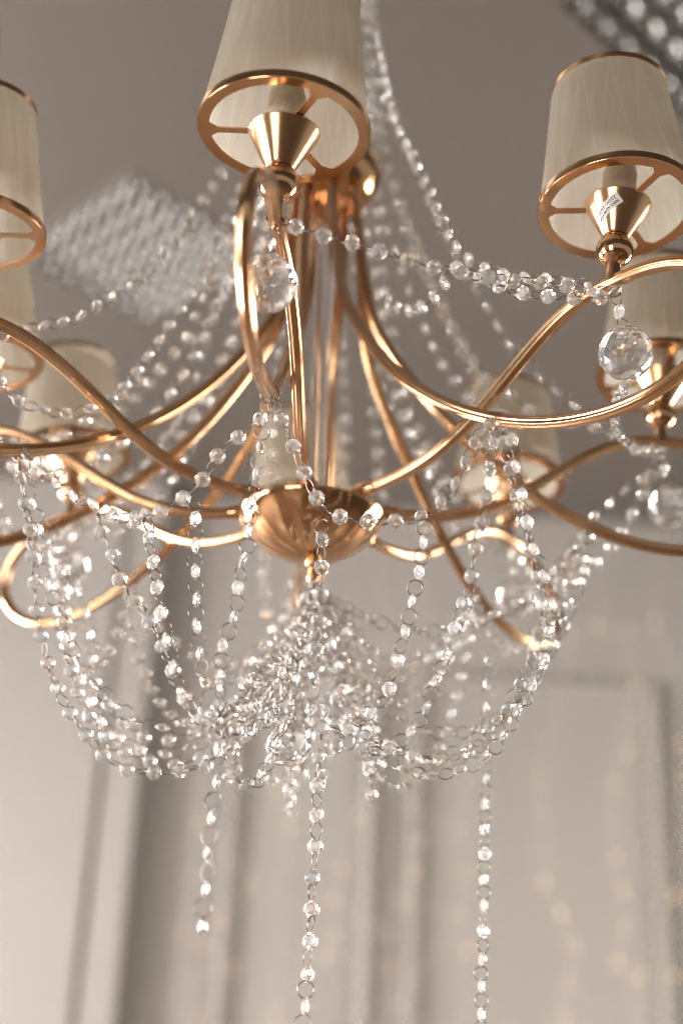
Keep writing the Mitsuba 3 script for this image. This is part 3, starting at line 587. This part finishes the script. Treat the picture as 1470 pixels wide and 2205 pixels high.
    ('blurred crystal strand in the bundle rising to the back right arm', 'dense crystal strands gathered under the bowl', [[-9,8,2028],[-2,15,2013],[6,22,1998],[15,30,1984],[25,39,1972],[35,48,1961],[47,59,1952],[60,71,1946],[73,83,1943],[86,95,1944],[99,107,1948],[111,118,1956],[123,128,1965],[133,137,1977],[142,146,1990],[150,153,2004],[158,160,2019],[165,167,2035],[171,173,2051],[177,178,2067],[183,183,2084],[188,187,2101]]),
    ('blurred crystal strand in the bundle rising to the back right arm', 'dense crystal strands gathered under the bowl', [[12,-10,2012],[17,-4,1989],[23,3,1966],[30,11,1943],[37,20,1922],[46,30,1902],[56,42,1883],[69,57,1868],[83,75,1859],[99,93,1858],[114,111,1865],[127,127,1879],[138,139,1897],[147,150,1917],[155,160,1938],[161,168,1960],[167,175,1983],[172,181,2006],[177,186,2029],[181,191,2053],[185,196,2077],[189,200,2101]]),
    ('blurred crystal strand in the bundle rising to the hidden back arm', 'dense crystal strands gathered under the bowl', [[-9,9,2036],[-8,17,2019],[-7,27,2003],[-7,37,1987],[-6,49,1972],[-5,62,1958],[-4,77,1946],[-3,93,1936],[-1,112,1930],[0,131,1928],[1,149,1930],[3,167,1937],[4,184,1947],[5,198,1959],[6,212,1973],[7,223,1988],[7,234,2004],[8,243,2021],[9,251,2038],[9,259,2056],[10,266,2073],[10,273,2091]]),
    ('blurred crystal strand in the bundle rising to the hidden back arm', 'dense crystal strands gathered under the bowl', [[-3,-15,2035],[-3,-7,2013],[-2,2,1991],[-2,12,1969],[-2,24,1949],[-1,37,1929],[-1,53,1911],[0,71,1895],[0,92,1884],[1,115,1878],[2,138,1880],[2,160,1889],[3,180,1902],[3,197,1919],[4,211,1938],[4,224,1958],[5,235,1979],[5,244,2001],[5,253,2023],[5,261,2046],[6,268,2069],[6,274,2091]]),
    ('blurred crystal strand in the bundle rising to the hidden back arm', 'dense crystal strands gathered under the bowl', [[-13,-1,2013],[-13,6,1988],[-12,15,1963],[-12,24,1939],[-12,35,1915],[-11,48,1892],[-10,64,1871],[-10,83,1853],[-9,105,1840],[-8,131,1835],[-7,156,1840],[-6,179,1854],[-5,197,1872],[-4,212,1894],[-4,225,1917],[-4,236,1941],[-3,245,1965],[-3,254,1990],[-3,261,2015],[-2,268,2040],[-2,274,2066],[-2,280,2091]]),
    ('blurred crystal strand in the bundle rising to the back left arm', 'dense crystal strands gathered under the bowl', [[-13,-4,2020],[-20,3,2002],[-27,11,1984],[-35,19,1967],[-44,29,1951],[-55,40,1937],[-66,51,1925],[-79,65,1916],[-93,79,1911],[-108,94,1910],[-122,108,1914],[-135,122,1923],[-147,134,1934],[-157,145,1948],[-167,155,1964],[-175,163,1981],[-183,171,1998],[-190,178,2016],[-196,185,2035],[-201,190,2054],[-207,196,2073],[-212,201,2093]]),
    ('crystal strand end dangling within the dense bundle under the bowl', 'strand ends dangling in the dense bundle', [[15,8,2026],[21,8,2012],[26,8,1998],[29,8,1983],[31,8,1969],[32,8,1955],[32,8,1941],[31,8,1926],[31,8,1912],[31,8,1898],[32,8,1884],[33,8,1869]]),
    ('crystal strand end dangling within the dense bundle under the bowl', 'strand ends dangling in the dense bundle', [[-4,16,2026],[-10,21,2012],[-15,25,1998],[-18,28,1984],[-20,30,1970],[-21,32,1955],[-22,33,1941],[-23,34,1927],[-25,35,1913],[-27,35,1899],[-29,35,1885],[-31,36,1871]]),
    ('crystal strand end dangling within the dense bundle under the bowl', 'strand ends dangling in the dense bundle', [[6,21,2026],[7,29,2010],[7,36,1994],[7,41,1978],[6,44,1962],[6,47,1946],[6,49,1930],[6,51,1914],[6,52,1898],[6,53,1882],[6,54,1866],[5,55,1850]]),
    ('crystal strand end dangling within the dense bundle under the bowl', 'strand ends dangling in the dense bundle', [[13,15,2026],[18,19,2014],[21,23,2003],[24,25,1991],[26,27,1979],[28,29,1968],[30,30,1956],[32,31,1944],[34,31,1933],[34,32,1921],[34,32,1910],[33,33,1898]]),
    ('crystal strand end dangling within the dense bundle under the bowl', 'strand ends dangling in the dense bundle', [[-8,11,1987],[-17,13,1977],[-25,14,1968],[-32,15,1958],[-38,16,1949],[-44,16,1939],[-48,17,1930],[-51,17,1920],[-53,17,1910],[-53,18,1901],[-52,18,1891],[-51,18,1882]]),
    ('crystal strand end dangling within the dense bundle under the bowl', 'strand ends dangling in the dense bundle', [[16,16,2012],[25,22,2001],[32,26,1990],[39,30,1980],[44,33,1969],[48,35,1959],[50,36,1948],[50,37,1937],[49,38,1927],[48,39,1916],[47,39,1906],[46,40,1895]]),
    ('crystal strand end dangling within the dense bundle under the bowl', 'strand ends dangling in the dense bundle', [[1,17,1944],[-2,24,1934],[-6,29,1924],[-8,33,1914],[-10,36,1903],[-11,38,1893],[-12,40,1883],[-12,41,1873],[-12,42,1863],[-13,43,1852],[-13,44,1842],[-14,44,1832]]),
    ('crystal strand end dangling within the dense bundle under the bowl', 'strand ends dangling in the dense bundle', [[-2,22,1994],[-9,33,1980],[-14,41,1967],[-18,48,1953],[-20,53,1940],[-21,56,1926],[-22,59,1913],[-23,61,1900],[-24,63,1886],[-26,64,1873],[-28,65,1859],[-30,66,1846]]),
    ('crystal strand end dangling within the dense bundle under the bowl', 'strand ends dangling in the dense bundle', [[21,14,2022],[33,18,2005],[42,22,1987],[47,24,1970],[50,26,1952],[52,28,1935],[55,29,1917],[58,30,1899],[61,30,1882],[65,31,1864],[68,31,1847],[69,31,1829]]),
    ('crystal strand end dangling within the dense bundle under the bowl', 'strand ends dangling in the dense bundle', [[-11,12,1980],[-23,15,1967],[-31,17,1955],[-37,19,1942],[-42,21,1929],[-48,22,1916],[-53,22,1903],[-58,23,1890],[-63,24,1877],[-66,24,1864],[-68,24,1851],[-67,24,1838]]),
    ('crystal strand end dangling within the dense bundle under the bowl', 'strand ends dangling in the dense bundle', [[12,23,2003],[17,36,1991],[20,46,1980],[24,53,1969],[27,59,1958],[29,63,1947],[31,66,1936],[33,69,1925],[34,71,1914],[33,72,1903],[32,73,1891],[31,74,1880]]),
    ('crystal strand end dangling within the dense bundle under the bowl', 'strand ends dangling in the dense bundle', [[10,25,1996],[13,39,1983],[17,49,1970],[19,57,1958],[22,63,1945],[23,68,1932],[24,72,1919],[24,74,1906],[24,76,1893],[23,78,1880],[22,79,1867],[22,80,1854]]),
    ('crystal strand end dangling within the dense bundle under the bowl', 'strand ends dangling in the dense bundle', [[-9,3,1990],[-23,-1,1981],[-35,-5,1973],[-45,-8,1965],[-52,-10,1956],[-56,-11,1948],[-58,-12,1940],[-59,-13,1932],[-58,-14,1923],[-58,-14,1915],[-59,-15,1907],[-62,-15,1899]]),
    ('crystal strand end dangling within the dense bundle under the bowl', 'strand ends dangling in the dense bundle', [[23,12,1945],[39,15,1937],[52,18,1929],[61,20,1922],[66,21,1914],[68,22,1906],[68,23,1899],[69,24,1891],[70,24,1883],[72,25,1876],[76,25,1868],[80,25,1860]]),
    ('crystal strand end dangling within the dense bundle under the bowl', 'strand ends dangling in the dense bundle', [[-6,23,1992],[-16,36,1986],[-24,46,1979],[-28,54,1972],[-31,59,1965],[-33,64,1958],[-35,67,1951],[-38,70,1944],[-41,72,1937],[-44,73,1931],[-47,74,1924],[-49,75,1917]]),
    ('crystal strand end dangling within the dense bundle under the bowl', 'strand ends dangling in the dense bundle', [[3,-3,1957],[0,-12,1955],[-2,-20,1954],[-3,-26,1952],[-4,-30,1950],[-5,-33,1948],[-6,-36,1946],[-7,-37,1944],[-8,-39,1942],[-9,-40,1940],[-10,-41,1938],[-10,-42,1936]]),
    ('crystal strand end dangling within the dense bundle under the bowl', 'strand ends dangling in the dense bundle', [[19,21,1993],[30,31,1981],[38,40,1969],[45,46,1957],[51,51,1945],[57,54,1934],[62,57,1922],[67,59,1910],[69,61,1898],[70,62,1886],[69,63,1875],[66,64,1863]]),
    ('crystal strand end dangling within the dense bundle under the bowl', 'strand ends dangling in the dense bundle', [[-13,9,1948],[-29,10,1946],[-42,10,1944],[-54,11,1941],[-65,11,1939],[-74,11,1937],[-80,11,1935],[-84,12,1933],[-85,12,1930],[-84,12,1928],[-82,12,1926],[-81,12,1924]]),
    ('crystal strand end dangling within the dense bundle under the bowl', 'strand ends dangling in the dense bundle', [[18,0,2019],[30,-7,2006],[41,-13,1992],[49,-17,1979],[56,-21,1965],[60,-23,1952],[62,-25,1939],[62,-26,1925],[61,-28,1912],[59,-28,1898],[59,-29,1885],[60,-30,1871]]),
    ('crystal strand end dangling within the dense bundle under the bowl', 'strand ends dangling in the dense bundle', [[4,28,1973],[3,46,1969],[2,60,1964],[1,70,1960],[0,78,1955],[0,84,1951],[-1,89,1946],[-1,92,1942],[-2,95,1937],[-2,97,1933],[-3,98,1928],[-3,100,1923]]),
    ('second of the three bright strands fanning down left of the column', 'bright blurred strands fanning down from the top at the left', [[-21,0,2736],[-65,59,2550],[-91,79,2510],[-107,94,2477],[-118,107,2449],[-128,121,2419],[-138,136,2389],[-146,153,2354],[-158,170,2319],[-175,189,2285],[-213,215,2246],[-288,255,2207]]),
    ('innermost of the three bright strands fanning down left of the column', 'bright blurred strands fanning down from the top at the left', [[-14,0,2737],[-51,57,2550],[-71,73,2514],[-87,89,2478],[-97,103,2448],[-105,119,2413],[-109,135,2378],[-119,151,2343],[-135,167,2313],[-163,181,2300],[-197,206,2261],[-288,255,2207]]),
    ('outermost of the three bright strands fanning down left of the column', 'bright blurred strands fanning down from the top at the left', [[-17,0,2737],[-62,47,2587],[-97,72,2537],[-117,90,2499],[-131,106,2467],[-146,123,2432],[-164,144,2392],[-190,165,2358],[-218,184,2329],[-251,204,2303],[-271,228,2260],[-287,255,2209]]),
    ('second of the three blurred strands fanning down right of the column', 'blurred strands fanning down from the top at the right', [[18,0,2760],[29,28,2667],[42,55,2601],[58,80,2547],[77,105,2500],[100,131,2453],[125,156,2412],[150,177,2381],[175,194,2359],[205,226,2308],[235,281,2215]]),
    ('outermost of the three blurred strands fanning down right of the column', 'blurred strands fanning down from the top at the right', [[21,0,2761],[32,20,2688],[48,46,2622],[68,71,2568],[91,96,2521],[108,112,2494],[131,134,2457],[153,153,2428],[175,171,2401],[207,197,2363],[236,281,2215]]),
    ('innermost of the three blurred strands fanning down right of the column', 'blurred strands fanning down from the top at the right', [[8,0,2760],[18,45,2612],[24,77,2536],[32,102,2482],[48,131,2424],[64,158,2371],[81,182,2328],[106,195,2321],[137,218,2287],[180,250,2243],[235,281,2215]]),
]
BULBS = [[[-0.415, 4.48, 2.37], [-0.435, 4.48, 2.147]], [[-0.402, 4.48, 2.584], [-0.167, 4.48, 2.355], [-0.286, 4.48, 2.195], [-0.349, 4.48, 2.104], [-0.226, 4.48, 2.013], [-0.385, 4.48, 1.988], [-0.356, 4.48, 1.826]], [[-0.088, 4.48, 2.734], [-0.041, 4.48, 2.584], [-0.052, 4.48, 1.857]], [[0.346, 4.48, 3.292], [0.243, 4.48, 2.637], [0.185, 4.48, 2.428], [0.163, 4.48, 2.299], [0.391, 4.48, 2.184], [0.178, 4.48, 2.173], [0.14, 4.48, 2.083], [0.404, 4.48, 2.057]], [[0.457, 4.48, 3.271], [0.449, 4.48, 2.801], [0.462, 4.48, 2.676], [0.655, 4.48, 2.601], [0.494, 4.48, 2.555], [0.482, 4.48, 2.421], [0.432, 4.48, 2.306], [0.669, 4.48, 2.269], [0.43, 4.48, 1.919]], [[0.837, 4.48, 3.058], [0.682, 4.48, 2.794], [0.686, 4.48, 2.434], [0.698, 4.48, 2.133]], [[1.145, 4.48, 3.463], [0.994, 4.48, 2.837], [1.01, 4.48, 2.692], [1.022, 4.48, 2.545], [1.013, 4.48, 2.414], [1.075, 4.48, 2.295], [1.131, 4.48, 2.172], [1.11, 4.48, 2.029], [1.084, 4.48, 1.895]], [[1.254, 4.48, 3.516], [1.39, 4.48, 3.506], [1.414, 4.48, 3.273], [1.402, 4.48, 3.12], [1.373, 4.48, 2.97], [1.304, 4.48, 2.83], [1.3, 4.48, 2.682], [1.305, 4.48, 2.531], [1.332, 4.48, 2.389], [1.333, 4.48, 2.248], [1.301, 4.48, 2.112], [1.385, 4.48, 2.064]], [[1.51, 4.48, 3.547], [1.608, 4.48, 3.263], [1.606, 4.48, 3.02], [1.598, 4.48, 2.862], [1.541, 4.48, 2.385], [1.522, 4.48, 2.075]]]

_rng = np.random.default_rng(21)
for _l, _g, _p in STRANDS:
    add_strand(_rng, _l, _g, _p)

BALLS = [((-0.0467, -0.3803, 2.1438), 0, 1.0, 'clear faceted crystal ball behind the front loop of the gold arm'),
         ((0.2528, -0.289, 2.1531), 1, 1.0, 'sharp faceted crystal ball hanging under the right front lampshade'),
         ((0.3671, 0.0112, 2.1457), 2, 1.0, 'blurred crystal ball cut by the right edge under the right lamp'),
         ((0.2473, 0.2809, 2.1312), 3, 1.0, 'blurred crystal ball under the back right lamp inside the arm loop'),
         ((-0.2874, 0.2555, 2.1309), 5, 1.0, 'blurred crystal ball under the back left lamp among bright beads'),
         ((-0.0122, -0.109, 1.8458), None, 0.853, 'many faceted crystal ball low in the middle under the bead bundle')]
for _c, _k, _s, _lab in BALLS:
    _key = numbered('crystal_ball')
    tag(_key, _lab, 'crystal ball', 'crystal balls of the chandelier')
    _c = np.array(_c)
    _a = _rng.uniform(0, 6)
    _x = np.array([math.cos(_a), math.sin(_a), 0.0])
    scene[_key] = {**BALL, 'to_world': mat4(_x, np.cross([0, 0, 1.0], _x), np.array([0, 0, 1.0]), _c, _s)}
    up = np.array([0, 0, 1.0])
    top = _c + up * 0.0232 * _s
    end = CREST[_k] - [0, 0, 0.010] if _k is not None else np.array([-0.0135, -0.109, 1.926])
    L = np.linalg.norm(end - top)
    d = (end - top) / L
    n = max(1, int(round((L - 0.008) / PITCH)))
    st = L / (n + 0.4)
    side = np.cross(d, [0.4, -0.9, 0.1])
    side /= np.linalg.norm(side)
    for i in range(n + 1):
        o = top + d * (i * st + 0.15 * st)
        k = f'{_key}__ring' + (f'_{i:03d}' if i else '')
        scene[k] = {**RING[i % 3], 'to_world': mat4(d, side, np.cross(d, side), o, min(1.0, st / PITCH))}
        if i < n:
            k = f'{_key}__bead' + (f'_{i:03d}' if i else '')
            scene[k] = {**BEAD, 'to_world': mat4(d, np.cross(d, side), -side, o + d * st * 0.5, min(1.0, st / PITCH))}

# ------------------------------------------------------------------ fairy lights in front of the wall
BULB = trimesh.creation.icosphere(subdivisions=2, radius=0.008)
_g = 'warm fairy light strings hanging in front of the wall'
_which = ['leftmost', 'second from the left', 'third from the left', 'fourth from the left', 'middle one', 'fourth from the right', 'third from the right', 'second from the right', 'rightmost']
for _w, _s in zip(_which, BULBS):
    _key = numbered('fairy_lights')
    tag(_key, _w + ' of nine blurred strings of warm fairy lights before the wall', 'fairy lights', _g)
    _P = np.array([[np.mean([q[0] for q in _s]), _s[0][1], CEIL - 0.03]] + _s + [[_s[-1][0], _s[-1][1], 0.9]])
    _P = np.vstack([a + (b - a) * t for a, b in zip(_P[:-1], _P[1:]) for t in (0, 0.25, 0.5, 0.75)] + [_P[-1:]])
    scene[_key] = mikit.ply(sweep(_P + [0, 0.012, 0], 0.0012, 5), 'cable', smooth=True)
    for _i, _q in enumerate(_s):
        _b = BULB.copy()
        _b.apply_translation(_q)
        scene[f'{_key}__bulb' + (f'_{_i:03d}' if _i else '')] = mikit.ply(_b, 'bulb_plastic', smooth=True, emitter={
            'type': 'area', 'radiance': {'type': 'rgb', 'value': (np.array([1.9, 1.1, 0.5]) * _rng.uniform(0.35, 1.0) * (1.5 if _q[0] > 0.9 and _q[2] < 2.5 else 1.0)).tolist()}, 'sampling_weight': 0.002})
for _k in [k for k, v in labels.items() if not v]:
    del labels[_k]
